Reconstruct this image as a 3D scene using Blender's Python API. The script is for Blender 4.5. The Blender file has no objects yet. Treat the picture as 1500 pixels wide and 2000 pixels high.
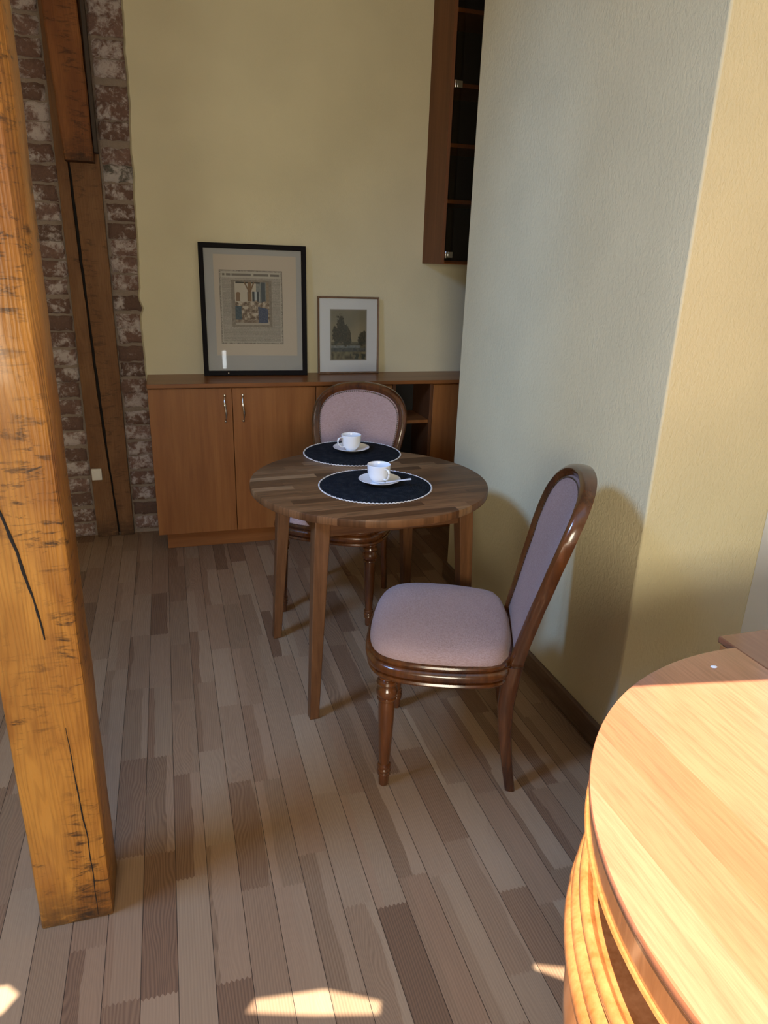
import bpy, bmesh, math, random
from math import sin, cos, pi, radians
from mathutils import Vector, Matrix, noise, geometry
sc = bpy.context.scene
COL = sc.collection
random.seed(7)

# ------------------------------------------------------------ camera
YAW, PITCH, ROLL, FPX, EYE = radians(17.292), radians(19.536), radians(1.9126), 1368.9, 1.5
fw = Vector((sin(YAW)*cos(PITCH), cos(YAW)*cos(PITCH), -sin(PITCH)))
r0 = Vector((cos(YAW), -sin(YAW), 0)); u0 = r0.cross(fw)
rt = r0*cos(ROLL) + u0*sin(ROLL); up = -r0*sin(ROLL) + u0*cos(ROLL)
cd = bpy.data.cameras.new('camera'); cam = bpy.data.objects.new('camera', cd); COL.objects.link(cam)
cd.sensor_fit = 'VERTICAL'; cd.sensor_height = 36.0; cd.lens = 36.0*FPX/2000.0
cd.clip_start = 0.02; cd.clip_end = 60
cam.matrix_world = Matrix(((rt.x, up.x, -fw.x, 0), (rt.y, up.y, -fw.y, 0), (rt.z, up.z, -fw.z, EYE), (0, 0, 0, 1)))
sc.camera = cam

# ------------------------------------------------------------ light
sc.view_settings.view_transform = 'Standard'; sc.view_settings.look = 'None'
sc.view_settings.gamma = 1.0; sc.view_settings.use_curve_mapping = False
sc.view_settings.exposure = 0.0
sc.cycles.use_denoising = True
sc.cycles.max_bounces = 8; sc.cycles.diffuse_bounces = 5; sc.cycles.glossy_bounces = 4
sc.cycles.sample_clamp_indirect = 4.0
wd = bpy.data.worlds.new('sky'); sc.world = wd; wd.use_nodes = True
bg = wd.node_tree.nodes['Background']; bg.inputs[0].default_value = (0.55, 0.75, 1.0, 1); bg.inputs[1].default_value = 1.0

SUN_EL = radians(74.0)
sun_h = Vector((1.0, -0.2, 0)).normalized()
sun_dir = Vector((sun_h.x*cos(SUN_EL), sun_h.y*cos(SUN_EL), -sin(SUN_EL)))
sd = bpy.data.lights.new('sun', 'SUN'); sd.energy = 19.0; sd.angle = radians(0.3); sd.color = (1.0, 0.93, 0.82)
so = bpy.data.objects.new('sun', sd); COL.objects.link(so); so.location = (-3, 1.5, 5)
so.rotation_euler = sun_dir.to_track_quat('-Z', 'Y').to_euler()

def area(name, loc, target, sx, sy, power, color):
    l = bpy.data.lights.new(name, 'AREA'); l.shape = 'RECTANGLE'; l.size = sx; l.size_y = sy
    l.energy = power; l.color = color
    o = bpy.data.objects.new(name, l); COL.objects.link(o); o.location = loc
    o.rotation_euler = (Vector(target)-Vector(loc)).to_track_quat('-Z', 'Y').to_euler()
    return o
rw = area('roof_window_daylight', (-1.55, 1.15, 2.9), (1.15, 1.40, 0.60), 0.7, 0.7, 50.0, (0.27, 0.50, 1.0))
rw.data.spread = radians(92)
area('window_daylight', (-0.45, -1.9, 1.45), (1.2, 1.6, 0.6), 1.2, 1.0, 90.0, (1.0, 0.89, 0.70))
area('added_side_fill', (2.3, -1.95, 1.95), (1.3, 1.7, 0.6), 0.9, 0.9, 5.0, (1.0, 1.0, 1.0))  # unseen fill lamp, added to brighten the yellow chimney front
area('added_glint_strip', (0.42, -2.15, 1.10), (0.42, 0, 1.10), 0.05, 0.24, 0.5, (0.9, 0.96, 1.0))  # unseen strip lamp, added for a bright sliver in the large picture's glass

# ------------------------------------------------------------ helpers: shading
def mat(name, col=(.5, .5, .5), rough=.5, metal=0.0, coat=0.0, spec=.5):
    m = bpy.data.materials.new(name); m.use_nodes = True
    b = m.node_tree.nodes['Principled BSDF']
    b.inputs['Base Color'].default_value = (*col, 1); b.inputs['Roughness'].default_value = rough
    b.inputs['Metallic'].default_value = metal; b.inputs['Coat Weight'].default_value = coat
    b.inputs['Coat Roughness'].default_value = .12; b.inputs['Specular IOR Level'].default_value = spec
    return m
class NT:
    def __init__(s, m): s.t = m.node_tree; s.b = s.t.nodes['Principled BSDF']
    def n(s, typ, **kw):
        nd = s.t.nodes.new(typ)
        for k, v in kw.items(): setattr(nd, k, v)
        return nd
    def put(s, sock, v):
        if v is None: return
        if isinstance(v, (int, float, tuple, list)):
            if isinstance(v, (tuple, list)) and len(v) == 3 and sock.type == 'RGBA': v = (*v, 1)
            sock.default_value = v
        else: s.t.links.new(v, sock)
    def m(s, op, a, b=None, c=None):
        nd = s.n('ShaderNodeMath', operation=op)
        for i, v in enumerate((a, b, c)):
            if v is not None: s.put(nd.inputs[i], v)
        return nd.outputs[0]
    def obj(s): return s.n('ShaderNodeTexCoord').outputs['Object']
    def mapping(s, v, scale=(1, 1, 1), loc=(0, 0, 0), rot=(0, 0, 0)):
        nd = s.n('ShaderNodeMapping'); s.put(nd.inputs[0], v)
        nd.inputs['Scale'].default_value = scale; nd.inputs['Location'].default_value = loc; nd.inputs['Rotation'].default_value = rot
        return nd.outputs[0]
    def noise(s, v, scale, detail=3, rough=.5, dist=0.0):
        nd = s.n('ShaderNodeTexNoise'); s.put(nd.inputs['Vector'], v); nd.inputs['Scale'].default_value = scale
        nd.inputs['Detail'].default_value = detail; nd.inputs['Roughness'].default_value = rough; nd.inputs['Distortion'].default_value = dist
        return nd.outputs['Fac']
    def white(s, v):
        nd = s.n('ShaderNodeTexWhiteNoise', noise_dimensions='3D'); s.put(nd.inputs['Vector'], v); return nd.outputs['Value']
    def comb(s, x, y, z):
        nd = s.n('ShaderNodeCombineXYZ'); s.put(nd.inputs[0], x); s.put(nd.inputs[1], y); s.put(nd.inputs[2], z); return nd.outputs[0]
    def sep(s, v):
        nd = s.n('ShaderNodeSeparateXYZ'); s.put(nd.inputs[0], v); return nd.outputs
    def ramp(s, f, stops, interp='LINEAR'):
        nd = s.n('ShaderNodeValToRGB'); s.put(nd.inputs[0], f); cr = nd.color_ramp; cr.interpolation = interp
        while len(cr.elements) < len(stops): cr.elements.new(.5)
        for e, (p, c) in zip(cr.elements, stops):
            e.position = p; e.color = (*c, 1) if len(c) == 3 else c
        return nd.outputs[0]
    def mix(s, f, a, b, mode='MIX'):
        nd = s.n('ShaderNodeMix', data_type='RGBA', blend_type=mode); s.put(nd.inputs[0], f)
        s.put(nd.inputs[6], a); s.put(nd.inputs[7], b); return nd.outputs[2]
    def rng(s, f, a, b, c=0.0, d=1.0):
        nd = s.n('ShaderNodeMapRange'); s.put(nd.inputs[0], f)
        for i, v in enumerate((a, b, c, d)): nd.inputs[i+1].default_value = v
        return nd.outputs[0]
    def bump(s, h, dist, strength=1.0):
        nd = s.n('ShaderNodeBump'); s.put(nd.inputs['Height'], h); nd.inputs['Distance'].default_value = dist; nd.inputs['Strength'].default_value = strength
        s.t.links.new(nd.outputs[0], s.b.inputs['Normal']); return nd
    def col(s, v): s.put(s.b.inputs['Base Color'], v)
    def rough(s, v): s.put(s.b.inputs['Roughness'], v)

def wood(name, dark, light, axis='Z', scale=14.0, stretch=14.0, rough=.4, coat=0.0, bumpd=.0006, contrast=(.35, .65)):
    m = mat(name, light, rough, coat=coat, spec=.5 if coat > .3 else .3); t = NT(m)
    sc3 = {'X': (1/stretch, 1, 1), 'Y': (1, 1/stretch, 1), 'Z': (1, 1, 1/stretch)}[axis]
    v = t.mapping(t.obj(), sc3)
    a = t.noise(v, scale, 4, .6, .6); b = t.noise(v, scale*6, 3, .6, .2)
    f = t.m('ADD', t.m('MULTIPLY', a, .65), t.m('MULTIPLY', b, .35))
    t.col(t.ramp(f, [(contrast[0], dark), (contrast[1], light)])); t.bump(b, bumpd)
    return m

# ------------------------------------------------------------ helpers: geometry
def mesh_obj(name, bm, m, parent=None, smooth=True, bevel=0.0, seg=2):
    bmesh.ops.remove_doubles(bm, verts=bm.verts, dist=1e-6)
    bmesh.ops.recalc_face_normals(bm, faces=bm.faces)
    me = bpy.data.meshes.new(name); bm.to_mesh(me); bm.free()
    for mm in (m if isinstance(m, (list, tuple)) else [m]): me.materials.append(mm)
    if smooth:
        for p in me.polygons: p.use_smooth = True
    o = bpy.data.objects.new(name, me); COL.objects.link(o)
    if bevel:
        b = o.modifiers.new('bevel', 'BEVEL'); b.width = bevel; b.segments = seg; b.limit_method = 'ANGLE'; b.angle_limit = radians(40)
    if smooth:
        try: me.set_sharp_from_angle(angle=radians(38))
        except Exception: pass
    if parent: o.parent = parent
    return o
def thing(name, label, cat, loc=(0, 0, 0), rz=0.0, group=None):
    o = bpy.data.objects.new(name, None); COL.objects.link(o); o.location = loc; o.rotation_euler = (0, 0, rz)
    o.empty_display_size = .1
    return tag(o, label, cat, group)
def tag(o, label, cat, group=None):
    o['label'] = label; o['category'] = cat
    if group: o['group'] = group
    return o
def struct(o): o['kind'] = 'structure'; return o
def box(bm, x0, x1, y0, y1, z0, z1, mi=0):
    vs = [bm.verts.new((x, y, z)) for z in (z0, z1) for y in (y0, y1) for x in (x0, x1)]
    for f in ((0, 2, 3, 1), (4, 5, 7, 6), (0, 1, 5, 4), (2, 6, 7, 3), (0, 4, 6, 2), (1, 3, 7, 5)):
        fc = bm.faces.new([vs[i] for i in f]); fc.material_index = mi
    return vs
def boxo(name, b, m, parent=None, bevel=.0015):
    bm = bmesh.new(); box(bm, *b); return mesh_obj(name, bm, m, parent, bevel=bevel)
def lathe(bm, prof, seg=40, c=(0, 0, 0), closed=False):
    rings = []
    for r, z in prof:
        if r < 1e-6: rings.append([bm.verts.new((c[0], c[1], c[2]+z))])
        else: rings.append([bm.verts.new((c[0]+r*cos(2*pi*i/seg), c[1]+r*sin(2*pi*i/seg), c[2]+z)) for i in range(seg)])
    pairs = list(zip(rings, rings[1:])) + ([(rings[-1], rings[0])] if closed else [])
    for a, b in pairs:
        for i in range(seg):
            j = (i+1) % seg
            if len(a) == 1 and len(b) == 1: continue
            if len(a) == 1: bm.faces.new((a[0], b[i], b[j]))
            elif len(b) == 1: bm.faces.new((a[i], a[j], b[0]))
            else: bm.faces.new((a[i], a[j], b[j], b[i]))
def loft(bm, rings, close=True, cap=True):
    """rings: lists of Vectors, equal length"""
    vr = [[bm.verts.new(p) for p in r] for r in rings]
    n = len(vr[0])
    for a, b in zip(vr, vr[1:]):
        for i in range(n if close else n-1):
            j = (i+1) % n; bm.faces.new((a[i], a[j], b[j], b[i]))
    if cap: bm.faces.new(vr[0][::-1]); bm.faces.new(vr[-1])
    return vr
def sweep(bm, path, section, upv=Vector((0, 0, 1)), closed=False, cap=True, scales=None):
    """path: Vectors; section: list of (a,b) with a along side, b along upv-ish"""
    rings = []; n = len(path)
    for i, p in enumerate(path):
        a = path[(i-1) % n] if (closed or i) else p; b = path[(i+1) % n] if (closed or i < n-1) else p
        t = (b-a).normalized(); s = t.cross(upv).normalized(); u = s.cross(t).normalized()
        k = scales[i] if scales else 1.0
        rings.append([p + s*(x*k) + u*(y*k) for x, y in section])
    if closed: rings.append(rings[0])
    vr = [[bm.verts.new(q) for q in r] for r in rings]; m = len(section)
    for a, b in zip(vr, vr[1:]):
        for i in range(m): bm.faces.new((a[i], a[(i+1) % m], b[(i+1) % m], b[i]))
    if cap and not closed: bm.faces.new(vr[0][::-1]); bm.faces.new(vr[-1])
def circ(r, n=10): return [(r*cos(2*pi*i/n), r*sin(2*pi*i/n)) for i in range(n)]
def lerp_tab(tab, x):
    if x <= tab[0][0]: return tab[0][1]
    for (a, va), (b, vb) in zip(tab, tab[1:]):
        if x <= b:
            f = (x-a)/(b-a); return va+(vb-va)*f
    return tab[-1][1]
def prism(bm, pts, z0, z1):
    loft(bm, [[Vector((x, y, z0)) for x, y in pts], [Vector((x, y, z1)) for x, y in pts]])

# ------------------------------------------------------------ materials
def plaster(name, col, sc1=95.0, dist=.0022):
    m = mat(name, col, .85, spec=.25); t = NT(m); v = t.obj()
    a = t.noise(t.mapping(v, (1, 1, .55)), sc1, 3, .55, .8); b = t.noise(v, 3.0, 2, .5)
    t.col(t.mix(t.rng(b, .35, .65), tuple(c*.96 for c in col), tuple(min(1, c*1.03) for c in col)))
    t.bump(a, dist); return m
M_WALL = plaster('yellow_plaster', (.66, .595, .38))
M_WALLB = plaster('yellow_paint', (.64, .60, .42), 200.0, .0006)
M_WHITE = mat('white_paint', (.78, .82, .88), .5)
M_CEIL = mat('ceiling_paint', (.70, .66, .56), .8)
M_PANEL = wood('alder_laminate', (.20, .068, .018), (.31, .125, .036), 'Z', 9, 16, .38, .1, .0001)
M_PANELX = wood('alder_laminate_horizontal', (.19, .065, .018), (.30, .12, .036), 'X', 9, 16, .33, .1, .0001)
M_PANELD = wood('dark_laminate', (.085, .032, .012), (.13, .052, .02), 'Z', 9, 16, .45, 0, .0001)
M_BLACK = mat('unlit_interior', (.012, .011, .011), .7)  # near-black colour paints in the lack of light inside the cabinets
M_CHROME = mat('brushed_chrome', (.75, .73, .70), .22, 1.0)
M_CHAIRW = wood('polished_walnut', (.034, .011, .005), (.135, .044, .011), 'Z', 10, 8, .25, .75, .0001)
M_BRASS = mat('antique_nail', (.20, .16, .12), .42, 1.0)
M_DARK = mat('dark_gap', (.012, .009, .007), .9)
M_CERAMIC = mat('white_porcelain', (.82, .83, .84), .16, coat=.5)
M_SOCKET = mat('white_plastic', (.70, .69, .62), .4)
M_STEEL = mat('brushed_steel', (.78, .79, .82), .5, .35)

# velvet
M_VELVET = mat('mauve_velvet', (.40, .275, .275), .9, spec=.15); t = NT(M_VELVET); v = t.obj()
wv = t.m('ADD', t.noise(t.mapping(v, (1, 6, 6)), 90, 2, .5), t.noise(t.mapping(v, (6, 1, 6)), 90, 2, .5))
big = t.noise(v, 5, 3, .5)
t.col(t.mix(t.rng(wv, .75, 1.25), t.mix(t.rng(big, .3, .7), (.31, .20, .18), (.38, .255, .235)), (.45, .325, .30)))
t.bump(wv, .0012); t.b.inputs['Sheen Weight'].default_value = .2; t.b.inputs['Sheen Roughness'].default_value = .4

# floor: laid planks of joined strips
M_FLOOR = mat('oiled_larch_planks', (.3, .2, .12), .42, spec=.22); t = NT(M_FLOOR); v = t.obj(); X, Y, Z = t.sep(v)
u = t.m('DIVIDE', t.m('ADD', X, 0.0705), .0785); pid = t.m('FLOOR', u); fr = t.m('SUBTRACT', u, pid)
off = t.white(t.comb(pid, 3.3, 0)); yy = t.m('DIVIDE', t.m('ADD', Y, t.m('MULTIPLY', off, 4.0)), .40)
jit = t.white(t.comb(pid, t.m('FLOOR', yy), 9.1))
yy2 = t.m('ADD', yy, t.m('MULTIPLY', t.white(t.comb(pid, 7.7, 2)), .5))
seg = t.m('FLOOR', yy2)
# zig-zag finger joint offset
zig = t.m('MULTIPLY', t.m('PINGPONG', t.m('MULTIPLY', fr, 14.0), 1.0), .018)
seg = t.m('FLOOR', t.m('ADD', yy2, zig))
r1 = t.white(t.comb(pid, seg, 1.0)); r2 = t.white(t.comb(pid, seg, 2.0)); r3 = t.white(t.comb(pid, seg, 5.0))
wob = t.m('MULTIPLY', t.m('SUBTRACT', t.noise(t.comb(t.m('MULTIPLY', X, .5), t.m('MULTIPLY', Y, 3.0), r2), 2.0, 2), .5), .35)
thr = t.m('ADD', t.m('ADD', t.m('MULTIPLY', r2, 1.15), .12), wob)
sub = t.m('GREATER_THAN', fr, thr)
tone = t.white(t.comb(pid, seg, t.m('ADD', sub, 11.0)))
tone = t.m('ADD', t.m('MULTIPLY', tone, t.m('SUBTRACT', 1.0, t.m('MULTIPLY', sub, .5))), t.m('MULTIPLY', sub, .5))
hue = t.white(t.comb(pid, seg, t.m('ADD', sub, 21.0)))
base = t.ramp(tone, [(0, (.175, .100, .054)), (.3, (.245, .152, .084)), (.62, (.288, .188, .108)), (1, (.355, .245, .146))])
base = t.mix(t.m('MULTIPLY', hue, .5), base, (.27, .145, .078))
gv = t.comb(t.m('ADD', X, t.m('MULTIPLY', tone, 7.0)), t.m('ADD', Y, t.m('MULTIPLY', hue, 9.0)), r1)
warp = t.noise(t.mapping(gv, (4, 1.1, 1)), 2.2, 2, .5)
rings = t.m('SINE', t.m('MULTIPLY', t.m('ADD', X, t.m('MULTIPLY', warp, t.m('MULTIPLY', r3, .16))), 950.0))
fine = t.noise(t.mapping(gv, (90, 3, 1)), 3.0, 3, .6)
g = t.m('ADD', t.m('MULTIPLY', t.m('ADD', t.m('MULTIPLY', rings, .5), .5), t.m('MULTIPLY', t.m('SUBTRACT', 1.15, tone), .62)), t.m('MULTIPLY', fine, .6))
base = t.mix(t.rng(g, .2, 1.1), base, t.mix(.55, base, (.075, .040, .024)))
edge = t.m('MINIMUM', fr, t.m('SUBTRACT', 1.0, fr)); seam = t.m('LESS_THAN', edge, .009)
t.col(t.mix(seam, base, (.03, .018, .012)))
t.rough(t.rng(fine, .3, .7, .42, .58))
hgt = t.m('SUBTRACT', t.m('MULTIPLY', fine, .25), t.m('MULTIPLY', seam, 1.0)); t.bump(hgt, .0008)

# varnished old post
def post_mat(name, light, mid, dark, blot=.6, coat=.35):
    m = mat(name, light, .45 if coat > .1 else .65, coat=coat, spec=.35 if coat > .1 else .2); t = NT(m); v = t.obj(); X, Y, Z = t.sep(v)
    w = t.noise(t.mapping(v, (1, 1, .16)), 7.0, 3, .5, .8)
    lines = t.m('SINE', t.m('MULTIPLY', t.m('ADD', t.m('ADD', X, t.m('MULTIPLY', Y, .7)), t.m('MULTIPLY', w, .13)), 620.0))
    fine = t.noise(t.mapping(v, (1, 1, .04)), 160.0, 3, .6)
    b = t.noise(t.mapping(v, (1, 1, .35)), 9.0, 3, .6, .4)
    c = t.mix(t.rng(b, .38, .62), light, mid)
    c = t.mix(t.m('MULTIPLY', t.rng(lines, .2, 1.0), .22), c, dark)
    c = t.mix(t.m('MULTIPLY', t.rng(fine, .52, .75), .35), c, dark)
    marks = t.noise(t.mapping(v, (.55, .55, 1.9)), 26.0, 4, .75, .6)
    band = t.noise(t.mapping(v, (1.6, 1.6, .5)), 6.5, 2, .5)
    col_ = t.m('SUBTRACT', 1.0, t.m('MULTIPLY', t.m('ABSOLUTE', t.m('SUBTRACT', X, .022)), 16.0))
    mk = t.m('MULTIPLY', t.rng(t.m('ADD', marks, t.m('MULTIPLY', col_, .05)), .545, .67), t.rng(t.m('ADD', band, t.m('MULTIPLY', col_, .06)), .44, .58))
    c = t.mix(t.m('MULTIPLY', mk, blot), c, (.035, .020, .014))
    foot = t.m('MULTIPLY', t.rng(Z, .13, .005), t.rng(marks, .30, .50))
    c = t.mix(t.m('MULTIPLY', foot, .75), c, (.03, .02, .014))
    t.col(c); t.bump(t.m('ADD', fine, t.m('MULTIPLY', lines, .15)), .0015); return m
M_POST = post_mat('varnished_pine', (.50, .235, .048), (.31, .125, .026), (.12, .045, .012), .9, .15)
M_STUD = post_mat('old_brown_timber', (.215, .112, .052), (.165, .080, .036), (.11, .055, .025), .5, 0)
M_BRACE = post_mat('reddish_timber', (.26, .105, .036), (.185, .070, .026), (.12, .045, .018), .6, 0)
M_CONC = mat('grey_mortar', (.075, .060, .050), .95, spec=.1)

# old bricks with lime
M_BRICK = mat('old_brick', (.3, .15, .1), .9, spec=.2); t = NT(M_BRICK); v = t.obj()
at = t.n('ShaderNodeAttribute', attribute_name='tone').outputs['Fac']
n1 = t.noise(v, 22, 6, .75, .35); n2 = t.noise(v, 90, 3, .6); n3 = t.noise(t.mapping(v, (1, 1, 1), (3, 1, 7)), 9, 3, .6)
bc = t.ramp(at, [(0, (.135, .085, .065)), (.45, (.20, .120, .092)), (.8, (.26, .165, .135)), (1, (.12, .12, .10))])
bc = t.mix(t.rng(n2, .3, .7), bc, t.mix(.5, bc, (.10, .06, .05)))
lim = t.rng(t.m('ADD', t.m('ADD', n1, t.m('MULTIPLY', n3, .55)), t.m('MULTIPLY', at, .16)), .83, .97)
t.col(t.mix(t.m('MULTIPLY', lim, .72), bc, (.60, .55, .53))); t.bump(t.m('ADD', n1, t.m('MULTIPLY', n2, .3)), .012)
M_MORTAR = mat('rough_mortar', (.28, .25, .22), .95, spec=.2); t = NT(M_MORTAR); v = t.obj()
n1 = t.noise(v, 50, 4, .7); t.col(t.mix(n1, (.20, .155, .12), (.33, .27, .22))); t.bump(n1, .008)

# round dining table (butcher block staves along x)
def block(name, ax_w, ax_l, w, ln, stops, rough, coat, grain):
    m = mat(name, (.3, .2, .1), rough, coat=coat, spec=.5 if coat > .3 else .2); t = NT(m); v = t.obj(); s = t.sep(v); A = s[ax_w]; B = s[ax_l]
    u = t.m('DIVIDE', A, w); pid = t.m('FLOOR', u); fr = t.m('SUBTRACT', u, pid)
    yy = t.m('ADD', t.m('DIVIDE', B, ln), t.m('MULTIPLY', t.white(t.comb(pid, 1.5, 0)), 5.0)); seg = t.m('FLOOR', yy)
    tone = t.white(t.comb(pid, seg, 4.0))
    c = t.ramp(tone, stops)
    gv = t.comb(t.m('ADD', A, tone), t.m('MULTIPLY', B, .05), 0)
    f = t.noise(gv, 170, 4, .65); f2 = t.noise(t.comb(t.m('ADD', A, tone), t.m('MULTIPLY', B, .16), 0), 24, 3, .5, .5)
    c = t.mix(t.m('MULTIPLY', t.rng(f, .42, .7), grain), c, tuple(x*.35 for x in stops[0][1]))
    c = t.mix(t.m('MULTIPLY', t.rng(f2, .5, .7), grain*.8), c, tuple(x*.6 for x in stops[0][1]))
    t.col(c); t.bump(f, .0002); return m
M_TTOP = block('acacia_block', 1, 0, .040, .42, [(0, (.085, .036, .014)), (.4, (.145, .064, .024)), (.75, (.205, .098, .040)), (1, (.33, .185, .085))], .42, .05, .6)
M_TLEG = wood('acacia_leg', (.070, .028, .011), (.165, .075, .030), 'Z', 16, 12, .42, .1, .0002)
M_TRAIL = wood('acacia_rail', (.070, .028, .011), (.165, .075, .030), 'X', 16, 12, .42, .1, .0002)
# big glossy oval table
M_OVAL = block('amber_veneer', 0, 1, .085, 4.0, [(0, (.31, .108, .046)), (.5, (.40, .145, .070)), (1, (.50, .195, .105))], .22, .8, .35)
M_OVALS = wood('amber_side', (.29, .095, .022), (.48, .18, .055), 'Z', 20, 10, .18, .9, .0002)
M_OVALD = wood('brown_leaf', (.16, .060, .028), (.24, .095, .045), 'Y', 14, 10, .25, .7, .0002)  # extension leaf veneer, a darker brown than the amber top

# place mats
M_MAT = mat('black_crochet', (.012, .016, .024), .85, spec=.12); t = NT(M_MAT); v = t.obj(); X, Y, Z = t.sep(v)
rr = t.m('SQRT', t.m('ADD', t.m('MULTIPLY', X, X), t.m('MULTIPLY', Y, Y)))
an = t.m('ARCTAN2', Y, X)
k = t.m('MULTIPLY', t.m('ADD', t.m('SINE', t.m('MULTIPLY', rr, 1100.0)), 1.0), t.m('ADD', t.m('SINE', t.m('MULTIPLY', an, 150.0)), 1.3))
nn = t.noise(v, 40, 3, .6)
t.col(t.mix(t.m('MULTIPLY', t.rng(nn, .45, .75), .6), (.006, .009, .015), (.035, .042, .048))); t.bump(k, .0007)
M_LACE = mat('white_crochet_edge', (.66, .64, .62), .85)
# ============================================================ STRUCTURE
XR, YC, YF, YB, ZC = 1.282, 1.59, 3.02, 3.97, 3.0   # chimney face, its near corner, its far end, back wall, ceiling
bm = bmesh.new(); box(bm, -3.4, 2.9, -2.4, 4.1, -.12, 0); struct(mesh_obj('floor', bm, M_FLOOR, smooth=False))

# ceiling with made-up openings, shaped so the sun falls only on chosen patches
def up_to_ceiling(x, y, z=.0):
    k = (ZC-z)/-sun_dir.z; return (x-sun_dir.x*k, y-sun_dir.y*k)
hole1 = [up_to_ceiling(x, y, .76) for x, y in ((.38, -.45), (1.9, -.45), (1.9, .77), (1.07, .905), (.79, .951), (.56, 1.020), (.495, 1.045), (.490, 1.038), (.545, .995), (.545, .82), (.46, .76), (.38, .62))]
hole2 = [up_to_ceiling(x, y) for x, y in ((.065, 1.068), (.085, 1.090), (.235, 1.072), (.345, 1.015), (.335, .990), (.200, 1.025))]
hole3 = [up_to_ceiling(x, y) for x, y in ((-.50, 1.19), (-.50, 1.27), (-.425, 1.262), (-.40, 1.235), (-.425, 1.20))]
outer = [(-3.4, -2.4), (2.9, -2.4), (2.9, 4.1), (-3.4, 4.1)]
loops = [[Vector((x, y, ZC)) for x, y in l] for l in (outer, hole1[::-1], hole2[::-1], hole3[::-1])]
allv = [p for l in loops for p in l]
bm = bmesh.new(); vs = [bm.verts.new(p) for p in allv]
for tr in geometry.tessellate_polygon(loops):
    try: bm.faces.new([vs[i] for i in tr])
    except Exception: pass
struct(mesh_obj('ceiling', bm, M_CEIL, smooth=False))

struct(boxo('wall_front', (-3.4, 2.9, -2.4, -2.25, 0, ZC), M_WALLB, bevel=0))
struct(boxo('wall_left', (-3.4, -3.25, -2.25, YB, 0, ZC), M_WALLB, bevel=0))
struct(boxo('wall_right', (XR, 1.725, YC, YF, 0, ZC), M_WALL, bevel=.006))
struct(boxo('trim_1', (1.735, 2.75, 1.80, YF, 0, ZC), M_WHITE, bevel=.003))
struct(boxo('wall_far_right', (2.75, 2.9, -2.25, YB, 0, ZC), M_WALLB, bevel=0))

# back wall: plaster to both sides of a strip of bared brick
wb = mesh_obj('wall_back', (lambda b: (box(b, -3.4, 2.9, YB+.021, YB+.13, 0, ZC), b)[1])(bmesh.new()), M_MORTAR, smooth=False); struct(wb)
def ragged(bm, xe, side, xfar, seed):
    """plaster sheet with an irregular edge at xe"""
    n = 150; front = []; 
    for i in range(n+1):
        z = ZC*i/n; e = xe(z) + .006*noise.noise(Vector((seed, z*9, 0))) + .003*noise.noise(Vector((seed, z*40, 3)))
        front.append((e, z))
    rings = []
    for e, z in front:
        s = side
        rings.append([Vector((e+.000*s, YB+.021, z)), Vector((e+.001*s, YB+.010, z)), Vector((e+.010*s, YB-.002, z)), Vector((e+.035*s, YB, z)), Vector((xfar, YB, z)), Vector((xfar, YB+.021, z))])
    loft(bm, rings)
redge = [(0, -.105), (.9, -.122), (1.15, -.128), (1.20, -.128), (1.24, -.110), (1.29, -.132), (1.35, -.118), (1.5, -.116), (1.9, -.108), (2.2, -.102), (2.6, -.096), (3, -.09)]
ledge = [(0, -.580), (1.0, -.583), (1.6, -.572), (2.2, -.562), (3, -.548)]
bm = bmesh.new(); ragged(bm, lambda z: lerp_tab(redge, z), 1, 2.9, 1.3); mesh_obj('plaster', bm, M_WALLB, wb)
bm = bmesh.new(); ragged(bm, lambda z: lerp_tab(ledge, z), -1, -3.4, 5.1); mesh_obj('plaster', bm, M_WALLB, wb)
# bricks: one rough bulged block per course on each side of the stud
bm = bmesh.new(); tone_l = bm.faces.layers.float.new('tone_f') if hasattr(bm.faces.layers, 'float') else None
tones = []
def brick(bm, x0, x1, z0, z1, seed):
    nx, nz = 12, 7; g = []
    y0 = YB+.008+random.uniform(-.004, .004)
    for j in range(nz+1):
        row = []
        for i in range(nx+1):
            a, c = i/nx, j/nz
            x = x0+(x1-x0)*a; z = z0+(z1-z0)*c
            ea = min(a, 1-a)*nx; ec = min(c, 1-c)*nz
            edge = min(1, min(ea, ec)/1.2)
            dx = .006*noise.noise(Vector((seed, z*25, 0))) if ea < .5 else 0
            dz = .007*noise.noise(Vector((seed+4, x*30, 0))) if ec < .5 else 0
            y = y0 + (1-edge)*.010 + .006*noise.noise(Vector((x*28, z*28, seed)))
            row.append(bm.verts.new((x+dx, y, z+dz)))
        g.append(row)
    tn = random.choice([.05, .2, .3, .4, .5, .6, .7, .8])
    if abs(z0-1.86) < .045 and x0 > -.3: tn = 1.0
    for j in range(nz):
        for i in range(nx):
            bm.faces.new((g[j][i], g[j][i+1], g[j+1][i+1], g[j+1][i])); tones.append(tn)
pitch = .0862; k = 0
while k*pitch < 2.95:
    z0 = .004+k*pitch+random.uniform(-.004, .004); h = pitch-.010+random.uniform(-.005, .003)
    brick(bm, -.578+random.uniform(-.004, .008)+.006*(z0/3), -.449+random.uniform(-.010, .002), z0, z0+h, k*1.7)
    z0 += random.uniform(-.012, .012)+.02
    brick(bm, -.2505+random.uniform(-.000, .012), lerp_tab(redge, z0+h/2)+.004+random.uniform(-.008, .002), z0, z0+h, 50+k*1.7)
    k += 1
bw = mesh_obj('brickwork', bm, M_BRICK, wb)
at = bw.data.attributes.new('tone', 'FLOAT', 'FACE')
at.data.foreach_set('value', tones)

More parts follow.
